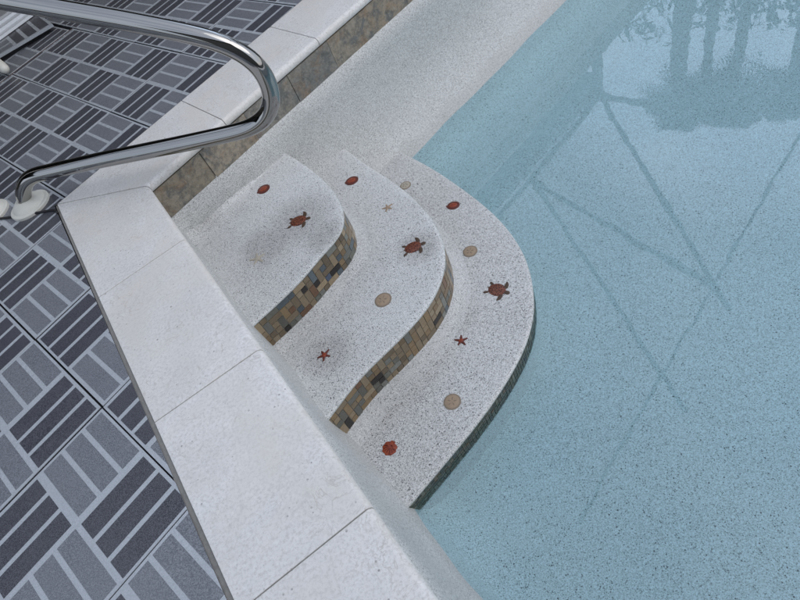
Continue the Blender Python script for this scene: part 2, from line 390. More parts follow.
# slate band under the far coping and the long coping
SL = [(0.33, 0.285, 0.21), (0.25, 0.235, 0.20), (0.34, 0.275, 0.195), (0.30, 0.255, 0.195), (0.20, 0.20, 0.185), (0.38, 0.32, 0.24)]
def slate_band(fn, length, first):
    bm = bmesh.new(); lay = tint_layer(bm)
    s = first; i = 0
    while s < length:
        ln = random.choice((0.30, 0.31, 0.305)); e = min(s + ln - 0.0022, length)
        n0 = random.uniform(-.003, .003)
        cs = [fn(s, n0, -0.052), fn(e, n0, -0.052), fn(e, n0, -0.216), fn(s, n0, -0.216)]
        bk = [fn(s, .012, -0.052), fn(e, .012, -0.052), fn(e, .012, -0.216), fn(s, .012, -0.216)]
        A_ = [bm.verts.new(p) for p in cs]; B_ = [bm.verts.new(p) for p in bk]
        fs = [bm.faces.new(A_)] + [bm.faces.new((A_[k], B_[k], B_[(k + 1) % 4], A_[(k + 1) % 4])) for k in range(4)]
        col = SL[(i * 5 + i // 3) % len(SL)]; k = random.uniform(.85, 1.15)
        for f_ in fs: setcol(f_, lay, tuple(c * k for c in col))
        s += ln; i += 1
    bmesh.ops.recalc_face_normals(bm, faces=bm.faces)
    return bm
# grout bed and slate tiles, joined in one band per wall
link('slate_band', slate_band(lambda s, n_, z: AB(s, 0.028 + n_, z), LB, -0.02), M['slate'], pool_wall)
link('slate_band', slate_band(lambda s, n_, z: AB(-0.038 - n_, -s, z), LA, -0.02), M['slate'], pool_wall)
bm = bmesh.new()
prism(bm, ccw([AB(-0.2, 0.2), AB(-0.2, 0.0405), AB(LB, 0.0405), AB(LB, 0.2)]), -0.213, -0.054)
prism(bm, ccw([AB(-0.2, 0.034), AB(-0.0505, 0.034), AB(-0.0505, -LA), AB(-0.2, -LA)]), -0.2135, -0.0545)
link('grout_bed', bm, M['slate_grout'], pool_wall)

# ------------------------------------------------------------------ steps
def tread_curve(px, z, n=90):
    pts = [ground(x, y, z) for x, y in px]
    pts[0] = pts[0] + (pts[0] - pts[1]).normalized() * 0.10
    pts = catmull(pts, 6)
    pts, L = resample(pts, n); pts = relax(pts, 14)
    pts, L = resample(pts, n)
    return pts, L
def normals(pts):
    out = []
    for i in range(len(pts)):
        t = (pts[min(i + 1, len(pts) - 1)] - pts[max(i - 1, 0)]).normalized()
        out.append(Vector((-t.y, t.x, 0)))
    c0 = AB(0, 0)
    mid = len(pts) // 2
    if (pts[mid] - c0).xy.dot(out[mid].xy) < 0: out = [-o for o in out]
    return out
MOS = [((0.25, 0.175, 0.095), 7), ((0.30, 0.23, 0.145), 7), ((0.20, 0.155, 0.10), 6), ((0.155, 0.155, 0.13), 4), ((0.20, 0.205, 0.18), 3), ((0.34, 0.27, 0.18), 4),
       ((0.11, 0.135, 0.15), 2), ((0.022, 0.017, 0.015), 2.2), ((0.20, 0.11, 0.06), .8), ((0.075, 0.10, 0.15), .6)]
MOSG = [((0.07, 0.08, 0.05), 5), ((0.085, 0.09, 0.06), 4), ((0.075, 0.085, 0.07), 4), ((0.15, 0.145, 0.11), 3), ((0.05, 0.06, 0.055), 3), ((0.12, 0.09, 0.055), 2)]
def pick(tab):
    r = random.uniform(0, sum(w_ for c_, w_ in tab))
    for c_, w_ in tab:
        r -= w_
        if r <= 0: return c_
    return tab[0][0]
def tile_band(pts, nr, L, off, ztop, zbot, tab, parent, rows=5):
    cell = (ztop - zbot) / rows; ncol = int(L / cell) + 1
    used = set(); bm = bmesh.new(); lay = tint_layer(bm)
    def at(s, z, d):
        u = min(max(s / L, 0), 1) * (len(pts) - 1); i = min(int(u), len(pts) - 2); t = u - i
        p = pts[i].lerp(pts[i + 1], t); q = nr[i].lerp(nr[i + 1], t).normalized()
        return Vector((p.x + q.x * d, p.y + q.y * d, z))
    g = 0.0017
    for i in range(ncol):
        for j in range(rows):
            if (i, j) in used: continue
            r = random.random(); wd = ht = 1
            if r < 0.20 and i + 1 < ncol and (i + 1, j) not in used: wd = 2
            elif r < 0.46 and j + 1 < rows and (i, j + 1) not in used: ht = 2
            for a in range(wd):
                for b in range(ht): used.add((i + a, j + b))
            s0, s1 = i * cell + g, (i + wd) * cell - g; z1, z0 = ztop - j * cell - g, ztop - (j + ht) * cell + g
            if s0 >= L: continue
            d = off + random.uniform(-.0006, .0006)
            v_ = [bm.verts.new(at(s0, z0, d)), bm.verts.new(at(s1, z0, d)), bm.verts.new(at(s1, z1, d)), bm.verts.new(at(s0, z1, d))]
            b_ = [bm.verts.new(at(s0, z0, d - .003)), bm.verts.new(at(s1, z0, d - .003)), bm.verts.new(at(s1, z1, d - .003)), bm.verts.new(at(s0, z1, d - .003))]
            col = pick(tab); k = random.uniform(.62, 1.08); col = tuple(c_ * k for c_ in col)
            fs = [bm.faces.new(v_)] + [bm.faces.new((v_[q], b_[q], b_[(q + 1) % 4], v_[(q + 1) % 4])) for q in range(4)]
            for f_ in fs: setcol(f_, lay, col)
    bmesh.ops.recalc_face_normals(bm, faces=bm.faces)
    return link('tile_band', bm, M['mosaic'], parent)
steps = empty('pool_steps', AB(0.3, -0.3, -1.1))
tag(steps, 'three curved pool steps of speckled plaster with brown mosaic risers in the corner', 'steps')
def make_step(px, z, zbase, tread_mat, tab, band=0.168):
    pts, L = tread_curve(px, z); nr = normals(pts)
    lipd = 0.016
    prof = [(-0.034, 0.0), (-0.018, -0.0007), (-0.009, -0.0025), (-0.003, -0.006), (0.0, -0.010), (-0.001, -0.0135), (-0.006, lipd * -1)]
    bm = bmesh.new(); rg = []
    bmesh_z = lambda d, dz: [bm.verts.new((p.x + q.x * d, p.y + q.y * d, z + dz)) for p, q in zip(pts, nr)]
    for d, dz in prof: rg.append(bmesh_z(d, dz))
    bz = -lipd - band
    rest = [(-0.007, -lipd - 0.0001), (-0.0085, bz), (-0.004, bz - 0.001), (0.002, bz - .012), (0.009, bz - .024), (0.022, bz - .036), (0.042, zbase - z + 0.0045), (0.062, zbase - z + 0.0015), (0.075, zbase - z - .003)]
    if zbase < z - 0.5 or z < -0.8: rest = [(-0.007, -lipd - 0.0001), (-0.0085, bz), (-0.007, bz - .004), (-0.007, bz - .05), (-0.006, bz - .09), (0.0, zbase - z - .01)]
    for d, dz in rest: rg.append(bmesh_z(d, dz))
    for i, (a, b) in enumerate(zip(rg, rg[1:])):
        for k in range(len(a) - 1):
            f_ = bm.faces.new((a[k], a[k + 1], b[k + 1], b[k])); f_.material_index = (0 if i < 3 else 1) if i < 7 else (2 if i == 7 else (3 if z < -0.8 else 4)); f_.smooth = True
    e0, e1 = rg[0][0], rg[0][-1]
    cor = [bm.verts.new(AB(-0.16, DBv(e1.co) , z)), bm.verts.new(AB(-0.16, 0.20, z)), bm.verts.new(AB(DAv(e0.co), 0.20, z))]
    top = bm.faces.new(rg[0] + cor); top.material_index = 0
    bmesh.ops.triangulate(bm, faces=[top])
    bmesh.ops.recalc_face_normals(bm, faces=bm.faces)
    o = link('step', bm, [tread_mat, M['lip'], M['grout'], M['floor'], M['cove']], steps); o.matrix_parent_inverse = Matrix.Translation(-steps.location)
    tb = tile_band(pts, nr, L, -0.004, z - lipd, z - lipd - band, tab, o)
    # the plaster is swept up in a small cove where the tread meets the walls
    return o
def DAv(p): return NA.x * p.x + NA.y * p.y - DA
def DBv(p): return NB.x * p.x + NB.y * p.y - DB
E1 = [(285, 152), (300, 161), (312.5, 170), (325, 181), (335, 193), (342, 206), (344.3, 217), (342.5, 229), (333, 243), (320, 256), (305, 275), (280, 300), (254, 323.5), (243, 334)]
E2 = [(351.5, 153), (364.5, 163), (387.5, 177.4), (410.5, 194.7), (427.8, 213), (439, 230.6), (444.6, 246), (446, 258), (444.5, 272), (437, 292), (425, 311.5), (407, 331), (384, 354), (359, 378), (327, 420), (318, 432)]
E3 = [(404, 153.5), (414.8, 158.2), (436.4, 170.3), (459.4, 186), (482.4, 203.3), (499.6, 219), (514, 236.4), (525.5, 256.5), (531, 273.8), (534.3, 296.8), (534.8, 310), (533.5, 321), (530.5, 332), (526, 346), (519, 360), (507, 381), (489, 408), (462.5, 442), (432.5, 477.5), (410, 504.8), (399, 517)]
Z1, Z2, Z3 = -0.38, -0.615, -0.85
make_step(E1, Z1, Z2, M['tread'], MOS)
make_step(E2, Z2, Z3, M['tread'], MOS)
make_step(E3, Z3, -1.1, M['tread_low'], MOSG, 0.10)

# soft plaster coves where each tread runs into the far wall
def cove(z, a_end, ib):
    bm = bmesh.new()
    pr = [(-0.004, 0.085), (0.001, 0.055), (0.010, 0.028), (0.028, 0.011), (0.056, 0.0035), (0.10, 0.0006), (0.12, -0.002)]
    rows = []
    for d, h in pr:
        row = []
        for k in range(41):
            t = k / 40; q = max(0.0, min(1.0, (1 - t) / 0.75)); q = q * q * (3 - 2 * q)
            row.append(bm.verts.new(AB(-0.02 + (a_end + 0.02) * t, -ib - d * (1.0 if d < 0 else (.02 + .98 * q)), z + h * (.02 + .98 * q) - (1 - q) * .003)))
        rows.append(row)
    for a, b in zip(rows, rows[1:]):
        for k in range(40): bm.faces.new((a[k], a[k + 1], b[k + 1], b[k]))
    bmesh.ops.recalc_face_normals(bm, faces=bm.faces)
    o = link('cove', bm, M['tread'], steps, smooth=True); o.matrix_parent_inverse = Matrix.Translation(-steps.location)
cove(Z1, 0.655, -0.022); cove(Z2, 0.90, -0.022)

# ------------------------------------------------------------------ coping slabs
def bull(pts, edge_idx, label, z0=-0.05, z1=0.0):
    """stone slab; the edges in edge_idx (index of their first point) are rounded to a bullnose"""
    bm = bmesh.new(); a, b, fs = prism(bm, pts, z0, z1)
    bmesh.ops.recalc_face_normals(bm, faces=bm.faces)
    es = []; nn = len(pts)
    for i in edge_idx:
        j = (i + 1) % nn
        for ring in (a, b):
            for e in ring[i].link_edges:
                if e.other_vert(ring[i]) == ring[j]: es.append(e)
    bmesh.ops.bevel(bm, geom=es, offset=0.0235, segments=5, profile=0.5, affect='EDGES', clamp_overlap=False)
    sharp = [e for e in bm.edges if e.calc_length() > 0.1 and len(e.link_faces) == 2 and abs(e.calc_face_angle(0)) > 1.3]
    bmesh.ops.bevel(bm, geom=sharp, offset=0.0012, segments=1, affect='EDGES')
    o = link('coping_slab', bm, M['coping'])
    for p in o.data.polygons: p.use_smooth = True
    o.data.set_sharp_from_angle(angle=math.radians(32))
    tag(o, label, 'coping slab', 'limestone coping slabs round the pool edge'); return o
WA, WB = 0.415, 0.462; EB = 0.018
g = 0.0019
JA = [(-0.40, -0.506), (-1.156, -1.272), (-1.862, -1.965), (-2.64, -2.74)]     # joints: outer b, inner b
lab_a = ['corner coping slab beside the flange of the handrail', 'whole coping slab alongside the top step and first mosaic riser',
         'shell marked coping slab alongside the second and lowest treads', 'coping slab cut off by the bottom edge of the photo']
prev = ((-WA, WB + 0.005), (0.0, EB))
for i, (bo, bi) in enumerate(JA):
    if i == 0: pts = [AB(-WA, WB - g * 2), AB(-WA, bo + g), AB(0, bi + g), AB(0, EB - 2 * g)]
    else: pts = [AB(-WA, JA[i - 1][0] - g), AB(-WA, bo + g), AB(0, bi + g), AB(0, JA[i - 1][1] - g)]
    bull(pts, [2], lab_a[i])
JB = [(0.401, 0.479), (1.068, 1.149), (1.80, 1.88), (2.53, 2.61)]              # joints: outer a, inner a
lab_b = ['coping slab lying under the lower bar of the handrail', 'coping slab with the rounded end of the handrail over it',
         'far coping slab cut off by the top edge of the photo', 'farthest coping slab on the run past the handrail']
for i, (ao, ai) in enumerate(JB):
    if i == 0: pts = [AB(0 + g, EB + g), AB(ai - g, EB), AB(ao - g, WB), AB(-WA + 2 * g, WB)]
    else: pts = [AB(JB[i - 1][1] + g, EB), AB(ai - g, EB), AB(ao - g, WB), AB(JB[i - 1][0] + g, WB)]
    bull(pts, [0], lab_b[i])
bm = bmesh.new()     # mortar under and beside the slabs
prism(bm, ccw([AB(-WA - 0.012, WB + .004), AB(-WA - 0.030, -LA), AB(-0.03, -LA), AB(-0.03, 0.04)]), -0.053, -0.006)
prism(bm, ccw([AB(-WA - 0.010, WB + .010), AB(-0.03, 0.042), AB(LB, 0.042), AB(LB, WB + .010)]), -0.0525, -0.0065)
tag(link('mortar_bed', bm, M['mortar']), kind='structure')

# ------------------------------------------------------------------ deck of printed tiles
N1 = Vector((0.87731922, 0.47990727)); N2 = Vector((-0.47990727, 0.87731922))
SP, SQ = 0.3735 * 1.5, 0.3975 * 1.5
def T(a, b):
    p = a * SP - 0.1359 * 1.5; q = 2.0511 * 1.5 - b * SQ
    return N1 * p + N2 * q
def quadbox(bm, a0, a1, b0, b1, z0, z1, mi, bev=0.0):
    lo = [T(a0, b0), T(a0, b1), T(a1, b1), T(a1, b0)]
    ia, ib = bev / SP, bev / SQ
    hi = [T(a0 + ia, b0 + ib), T(a0 + ia, b1 - ib), T(a1 - ia, b1 - ib), T(a1 - ia, b0 + ib)]
    A_ = [bm.verts.new((p.x, p.y, z0)) for p in lo]; B_ = [bm.verts.new((p.x, p.y, z1)) for p in hi]
    f0 = bm.faces.new(B_); fs = [f0] + [bm.faces.new((A_[k], A_[(k + 1) % 4], B_[(k + 1) % 4], B_[k])) for k in range(4)]
    for f_ in fs: f_.material_index = mi
SLOT = [(0.055, 0.325), (0.385, 0.645), (0.705, 0.965)]          # three printed bars across half a tile
def deck_tile(bm, a, b, detail=True, ztop=-0.003, bcut=None):
    j = lambda: random.uniform(-0.003, 0.003)
    ja, jb, jz = j(), j(), random.uniform(-0.0008, 0.0008)
    zt = ztop + jz
    a0, a1, b0, b1 = a + 0.0065 + ja, a + 0.9935 + ja, b + 0.005 + jb, b + 0.995 + jb
    quadbox(bm, a0, a1, b0, b1, zt - 0.018, zt - .0015, 2, 0.0); quadbox(bm, a0, a1, b0, b1, zt - .0016, zt, 0, 0.0008)
    for ha in (0, 1):
        for hb in (0, 1):
            oa, ob = a0 + ha * (a1 - a0) / 2, b0 + hb * (b1 - b0) / 2; ua, ub = (a1 - a0) / 2, (b1 - b0) / 2
            dark = ha == hb
            for s0, s1 in SLOT:
                if dark: quadbox(bm, oa + 0.035 * ua, oa + 0.955 * ua, ob + s0 * ub, ob + s1 * ub, zt - .001, zt + .0008, 2, 0.0006)
                else: quadbox(bm, oa + s0 * ua, oa + s1 * ua, ob + 0.04 * ub, ob + 0.955 * ub, zt - .001, zt + .0008, 1, 0.0006)
def clip(bm, n_, d, keep_less):
    co = Vector((n_.x * d, n_.y * d, 0)); no = Vector((n_.x, n_.y, 0))
    bmesh.ops.bisect_plane(bm, geom=bm.verts[:] + bm.edges[:] + bm.faces[:], plane_co=co, plane_no=no, clear_outer=keep_less, clear_inner=not keep_less)
def near(a, b):
    c_ = T(a + .5, b + .5); return (c_ - Vector((-0.9, 2.6))).length < 7.5
def in_platform(a, b): return a < 3 and b < -3.6
bm1 = bmesh.new(); bm2 = bmesh.new(); bm3 = bmesh.new(); bm4 = bmesh.new()
for a in range(-9, 14):
    for b in range(-13, 8):
        if not near(a, b) : continue
        c_ = T(a + .5, b + .5); va, vb = NA.dot(c_) - DA, NB.dot(c_) - DB
        if b < -4 and a < 3: continue
        if b == -4 and a < 3:
            deck_tile(bm3, a, b); deck_tile(bm4, a - 0.04, -4.60); continue
        if va < -WA + 0.5: deck_tile(bm1, a, b)
        if vb > WB - 0.5 and va > -WA - 0.5: deck_tile(bm2, a, b)
clip(bm1, NA, DA - WA - 0.017, True)
clip(bm2, NB, DB + WB + 0.008, False); clip(bm2, NA, DA - WA - 0.0168, False)
# the row next to the doorstep is cut short on a reddish joint, with a border row behind it
clip(bm3, N2, 2.0511 * 1.5 + 3.565 * SQ, True)
quadbox(bm4, -6, 2.985, -3.605, -3.570, -0.02, -0.006, 3)
for q in (bm3, bm4):
    me_ = bpy.data.meshes.new('tmp'); q.to_mesh(me_); bm2.from_mesh(me_); q.free(); bpy.data.meshes.remove(me_)
me_ = bpy.data.meshes.new('tmp'); bm2.to_mesh(me_); bm1.from_mesh(me_); bm2.free(); bpy.data.meshes.remove(me_)
tag(link('deck', bm1, [M['tile_bar'], M['tile_panel'], M['tile_slat'], M['rust']]), kind='structure')
# ground slab under the tiles, open over the pool, out to the horizon
bm = bmesh.new()
inn = [AB(-0.1, 0.1, -0.022), AB(LB + .1, 0.1, -0.022), AB(LB + .1, -LA - .1, -0.022), AB(-0.1, -LA - .1, -0.022)]
ctr = (inn[0] + inn[2]) / 2
outr = [ctr + (p - ctr).normalized() * 90 for p in inn]
iv = [bm.verts.new(p) for p in inn]; ov = [bm.verts.new((p.x, p.y, -0.022)) for p in outr]
for k in range(4): bm.faces.new((ov[k], ov[(k + 1) % 4], iv[(k + 1) % 4], iv[k]))
bmesh.ops.recalc_face_normals(bm, faces=bm.faces)
tag(link('ground', bm, M['ground']), kind='structure')

# ------------------------------------------------------------------ handrail
base = ground(31, 206, 0.0); PH = math.radians(-26.0)
dr = Vector((math.cos(PH), math.sin(PH), 0)); pn = Vector((-dr.y, dr.x, 0))
def in_plane(px, py):
    d = CF + CR * ((px - 400) / F) - CU * ((py - 300) / F)
    return EYE + d * ((base - EYE).dot(pn) / d.dot(pn))
rail_px = [(23.5, 193), (25, 183), (34, 175.5), (50, 171.5), (100, 160.3), (150, 150.3), (200, 140), (240, 131), (257, 124), (267, 114.5), (271.5, 101), (269, 85), (259.5, 68), (244, 54.5), (222, 43.5), (195, 35.5), (150, 26), (110, 18.5), (60, 9.8), (10, 1.2)]
path = [Vector((base.x, base.y, -0.02)), Vector((base.x, base.y, 0.05))] + [in_plane(*p) for p in rail_px]
back = ground(-9, 214.5, 0)
up = (path[-1] - path[-2]).normalized()
s_end = (path[-1] - base).dot(dr); s_back = -0.27
zt_ = path[-1].z + up.z / up.dot(dr) * (s_back + 0.10 - s_end)
knee = base + dr * (s_back + 0.10); knee.z = zt_
path += [path[-1].lerp(knee, 0.5), knee, base + dr * (s_back + 0.02) + Vector((0, 0, zt_ - 0.05)), base + dr * s_back + Vector((0, 0, zt_ - 0.2)), base + dr * s_back + Vector((0, 0, 0.5)), base + dr * s_back + Vector((0, 0, -0.02))]
rail = empty('handrail', base)
tag(rail, 'polished stainless steel looped handrail reaching over the pool corner', 'handrail')
def sub(name, bm, mt, parent, smooth=True):
    o = link(name, bm, mt, parent, smooth); o.matrix_parent_inverse = Matrix.Translation(-parent.location); return o
bm = bmesh.new(); pth, _ = resample(relax(resample(catmull(path, 10), 420)[0], 10), 260)
tube(bm, pth, 0.0365, 32, cap=False); sub('rail_tube', bm, M['steel'], rail)
FL = [(0.106, -0.004), (0.106, 0.010), (0.103, 0.014), (0.088, 0.016), (0.086, 0.020), (0.078, 0.030), (0.060, 0.042), (0.050, 0.048), (0.040, 0.052), (0.038, 0.050)]
for s_ in (0.0, s_back):
    bm = bmesh.new(); lathe(bm, FL, base + dr * s_ + Vector((0.0, 0.0, 0.001))); fl = sub('flange', bm, M['plastic'], rail); fl.data.set_sharp_from_angle(angle=math.radians(28))

# thin black cable on the deck passing under the flange
bm = bmesh.new()
cp = [(-30, 222), (-8, 219.5), (6, 217.8), (16, 216.5), (30, 214), (42, 212), (50, 210.3), (55, 210.5), (57.5, 213)]
tube(bm, resample(catmull([ground(x_, y_, 0.004) for x_, y_ in cp], 8), 60)[0], 0.006, 10)
tag(link('cable', bm, M['rubber_and_shade'], smooth=True), 'thin black cable running across the deck tiles to the coping corner', 'cable')

# ------------------------------------------------------------------ things at the far left of the deck
def tbox(bm, a0, a1, b0, b1, z0, z1, mi=0, bev=0.004): quadbox(bm, a0, a1, b0, b1, z0, z1, mi, bev)
step_r = empty('tile_step', (*T(2.2, -4.3), 0))
AE = 3.05
FR, FL_, BR, BL = T(2.895, -3.865), T(1.0, -4.515), T(3.035, -4.60), T(1.0, -4.60)
def stp(u, v):
    return FR.lerp(FL_, u).lerp(BR.lerp(BL, u), v)
def patch4(bm, u0, u1, v0, v1, z0, z1, mi):
    prism(bm, ccw([stp(u0, v0), stp(u1, v0), stp(u1, v1), stp(u0, v1)]), z0, z1, mi)
bm = bmesh.new()
patch4(bm, 0.0, 1.0, 0.0, 1.0, 0.030, 0.050, 0)
patch4(bm, 0.03, 1.0, 0.13, 0.99, -0.015, 0.0305, 3)  # recessed base coloured black to paint the shadow under the slab
for u0, u1 in ((0.018, 0.085), (0.108, 0.175), (0.20, 0.262)): patch4(bm, u0, u1, 0.06, 0.98, 0.0495, 0.0508, 2)
for v0, v1 in ((0.06, 0.36), (0.46, 0.80)): patch4(bm, 0.285, 0.55, v0, v1, 0.0495, 0.0508, 1)
tag(step_r, 'raised doorstep edge of grey tiles with its shadow gap painted black, far left of deck', 'step')
sub('tread', bm, [M['tile_bar'], M['tile_panel'], M['tile_slat'], M['rubber_and_shade']], step_r, False)
plat = empty('platform', (*T(1.5, -5), 0))
tag(plat, 'pale platform with stepped white edges behind the raised tile doorstep', 'platform')
bm = bmesh.new(); tbox(bm, -2.0, AE, -5.3, -4.56, 0.056, 0.075); tbox(bm, -2.0, AE - .01, -5.3, -4.70, 0.07, 0.095); tbox(bm, -2.0, AE - .02, -5.3, -4.86, 0.09, 0.112)
sub('edge_frame', bm, M['enamel'], plat, False)
bm = bmesh.new(); tbox(bm, -2.0, AE - .03, -7.2, -4.95, 0.0, 0.122); sub('top', bm, M['sill'], plat, False)
# rounded end of a pale tube (a chair or ladder foot) coming in from the left
bm = bmesh.new(); p0 = ground(7.0, 71, 0.036); p1 = ground(-40, 34, 0.25)
dv = (p1 - p0).normalized(); pts = [p0 + dv * t for t in (0, 0.004, 0.012, 0.024, 0.04, 0.07)] + [p0.lerp(p1, t) for t in (0.3, 0.6, 1.0)]
rs = [0.006, 0.017, 0.026, 0.0325, 0.036, 0.037, 0.037, 0.037, 0.037]
cnt = [0]
def rr(t):
    r = rs[min(cnt[0], len(rs) - 1)]; cnt[0] += 1; return r
tube(bm, pts, rr, 28)
tag(link('chair_leg', bm, M['plastic'], smooth=True), 'pale rounded foot of a white tube leg on the deck at the left edge', 'chair leg')

# ------------------------------------------------------------------ mosaic inlays on the treads
def flat(bm, pts, z0, z1, mi=0):
    prism(bm, ccw(pts), z0, z1, mi)
def ell(rx, ry, n=28, cx=0, cy=0, ang=0):
    return [(cx + rx * math.cos(t) * math.cos(ang) - ry * math.sin(t) * math.sin(ang), cy + rx * math.cos(t) * math.sin(ang) + ry * math.sin(t) * math.cos(ang)) for t in [2 * math.pi * k / n for k in range(n)]]
def place(name, c, tip, z, label, cat, group):
    """thing at pixel c on its tread, turned so that its local +x looks towards tip"""
    p, q = ground(*c, z), ground(*tip, z); d = q - p
    o = empty(name, (p.x, p.y, z), math.atan2(d.y, d.x)); tag(o, label, cat, group); return o, d.length
def part(name, bm, mt, parent, label=None):
    o = link(name, bm, mt, parent)
    if label: o['label'] = label
    return o
def dome(bm, out, h, mi=0, z0=-0.001, mi_rim=None):
    """slightly domed inlay from an outline"""
    pts = ccw(out); n_ = len(pts); cx = sum(p[0] for p in pts) / n_; cy = sum(p[1] for p in pts) / n_
    rings = []
    for s_, z in ((1.0, z0), (1.0, h * 0.5), (0.86, h * 0.85), (0.5, h * 1.15)):
        rings.append([bm.verts.new((cx + (p[0] - cx) * s_, cy + (p[1] - cy) * s_, z)) for p in pts])
    for i, (a, b) in enumerate(zip(rings, rings[1:])):
        for k in range(n_):
            f_ = bm.faces.new((a[k], a[(k + 1) % n_], b[(k + 1) % n_], b[k])); f_.material_index = mi if (mi_rim is None or i > 1) else mi_rim
    f_ = bm.faces.new(rings[-1]); f_.material_index = mi
def turtle(c, tip, z, label, front=((0.30, 1.00), (0.34, -0.98)), rear=((-0.92, 0.55), (-1.02, -0.62)), first=[None]):
    o, ln = place('turtle_inlay', c, tip, z, label, 'mosaic inlay', 'turtle mosaics set in the treads')
    s_ = ln / 1.55                         # shell half length
    bm = bmesh.new(); dome(bm, [(x_ * s_ * (1.0 if x_ > 0 else 1.12), y_ * s_ * 0.86) for x_, y_ in ell(1, 1, 26)], 0.004); part('shell', bm, M['shell'], o)
    bm = bmesh.new(); dome(bm, [(1.22 * s_ + x_ * .36 * s_, y_ * .26 * s_) for x_, y_ in ell(1, 1, 16)], 0.003); part('head', bm, M['brown'], o)
    for i, (fx, fy) in enumerate(front):
        sg = 1 if fy > 0 else -1
        pts = [(0.55, 0.42 * sg), (0.95, 0.50 * sg), (0.98, 0.85 * sg), (fx + .55, 1.20 * abs(fy) * sg), (fx + .22, 1.45 * abs(fy) * sg), (fx + .18, 1.15 * abs(fy) * sg), (0.50, 0.75 * sg)]
        bm = bmesh.new(); dome(bm, [(p[0] * s_, p[1] * s_) for p in [(q.x, q.y) for q in resample(catmull([Vector((*p, 0)) for p in pts + pts[:1]], 4), 24)[0][:-1]]], 0.003); part('flipper', bm, M['brown'], o)
    for i, (fx, fy) in enumerate(rear):
        ang = math.atan2(fy, fx)
        bm = bmesh.new(); dome(bm, [(x_ * s_, y_ * s_) for x_, y_ in ell(0.34, 0.17, 14, fx * 1.12, fy * 1.12, ang)], 0.003); part('flipper', bm, M['brown'], o)
    bm = bmesh.new(); dome(bm, [(-1.02 * s_, .12 * s_), (-1.35 * s_, 0), (-1.02 * s_, -.12 * s_)], 0.003); part('tail', bm, M['brown'], o)
    return o
turtle((298.8, 220.8), (310.5, 217.8), Z1, 'red brown turtle mosaic on the worn speckled patch of the top tread')
turtle((413.5, 247.2), (425.6, 242.6), Z2, 'red brown turtle mosaic on the middle tread near its riser edge')
turtle((497.5, 290.0), (509.6, 293.4), Z3, 'red brown turtle mosaic on the lowest tread near the water')
def shell_oval(c, tip, wpx, z, label):
    o, ln = place('cowrie_inlay', c, tip, z, label, 'mosaic inlay', 'red oval shell mosaics set in the treads')
    bm = bmesh.new(); out = [(x_ * ln, y_ * ln * wpx) for x_, y_ in ell(1, 1, 30)]
    dome(bm, out, 0.004); part('rim', bm, M['darkred'], o)
    bm = bmesh.new(); dome(bm, [(x_ * .70 - .02 * ln, y_ * .62) for x_, y_ in out], 0.0055, z0=0.001); part('back', bm, M['red'], o)
    if True:
        bm = bmesh.new(); dome(bm, [(-0.98 * ln + x_ * .16 * ln, y_ * .2 * ln) for x_, y_ in ell(1, 1, 10)], 0.003); part('tip', bm, M['darkred'], o)
shell_oval((263.7, 189.3), (269.6, 185.8), 0.95, Z1, 'red oval shell mosaic on the top tread nearest the slate band')
shell_oval((352.0, 180.8), (358.4, 178.6), 0.90, Z2, 'red oval shell mosaic at the upper end of the middle tread')
shell_oval((453.4, 205.6), (459.8, 204.5), 0.85, Z3, 'red oval shell mosaic at the upper end of the lowest tread')
def star(c, tip, z, label, mt, n_=5, thin=0.36, cen=None):
    o, ln = place('starfish_inlay', c, tip, z, label, 'mosaic inlay', 'starfish mosaics set in the treads')
    bm = bmesh.new(); pts = []
    for k in range(n_):
        t = 2 * math.pi * k / n_; kk = ln * (1 + 0.10 * math.sin(k * 2.3)); dt = math.pi / n_
        pts += [(kk * math.cos(t - .10), kk * math.sin(t - .10)), (kk * math.cos(t + .10), kk * math.sin(t + .10)), (ln * thin * math.cos(t + dt), ln * thin * math.sin(t + dt))]
    dome(bm, pts, 0.0035); part('arms', bm, mt, o)
    bm = bmesh.new(); dome(bm, [(x_ * ln * thin * 1.05, y_ * ln * thin * 1.05) for x_, y_ in ell(1, 1, 15)], 0.0048, z0=0.001); part('disc', bm, cen or mt, o)
star((324.3, 355.2), (330.3, 356.2), Z2, 'red starfish mosaic at the lower end of the middle tread', M['darkred'], cen=M['red'])
star((461.3, 340.8), (461.2, 335.2), Z3, 'red starfish mosaic on the lowest tread between two sand dollars', M['darkred'], cen=M['red'])
star((387.6, 207.6), (392.0, 208.8), Z2, 'small tan starfish mosaic on the middle tread above the turtle', M['tan'], thin=0.34)
star((257.5, 258.8), (256.6, 253.4), Z1, 'faded tan starfish mosaic on the top tread by the coping', M['faint'], thin=0.34)
def dollar(c, rpx, z, label, mt='tan'):
    o, ln = place('sand_dollar_inlay', c, (c[0] + rpx, c[1]), z, label, 'mosaic inlay', 'tan sand dollar mosaics set in the treads')
    bm = bmesh.new(); dome(bm, [(x_ * ln, y_ * ln) for x_, y_ in ell(1, 1, 32)], 0.003); part('rim', bm, M['tanrim'], o)
    bm = bmesh.new(); dome(bm, [(x_ * ln * .86, y_ * ln * .86) for x_, y_ in ell(1, 1, 32)], 0.0042, z0=0.001); part('disc', bm, M[mt], o)
    for k in range(5):
        t = 2 * math.pi * k / 5 + .3; bm = bmesh.new()
        dome(bm, [(x_ * ln, y_ * ln) for x_, y_ in ell(0.21, 0.075, 12, .36 * math.cos(t), .36 * math.sin(t), t)], 0.0058, z0=0.002); part('petal', bm, M['tanrim'], o)
dollar((383.2, 300.0), 8.2, Z2, 'round tan sand dollar mosaic in the middle of the second tread')
dollar((452.3, 401.8), 8.8, Z3, 'round tan sand dollar mosaic at the lower end of the lowest tread')
dollar((470.2, 251.4), 7.2, Z3, 'tan sand dollar mosaic on the lowest tread between red oval and turtle')
dollar((405.5, 185.5), 5.2, Z3, 'faint tan sand dollar mosaic half hidden behind the edge of the middle tread', 'faint')
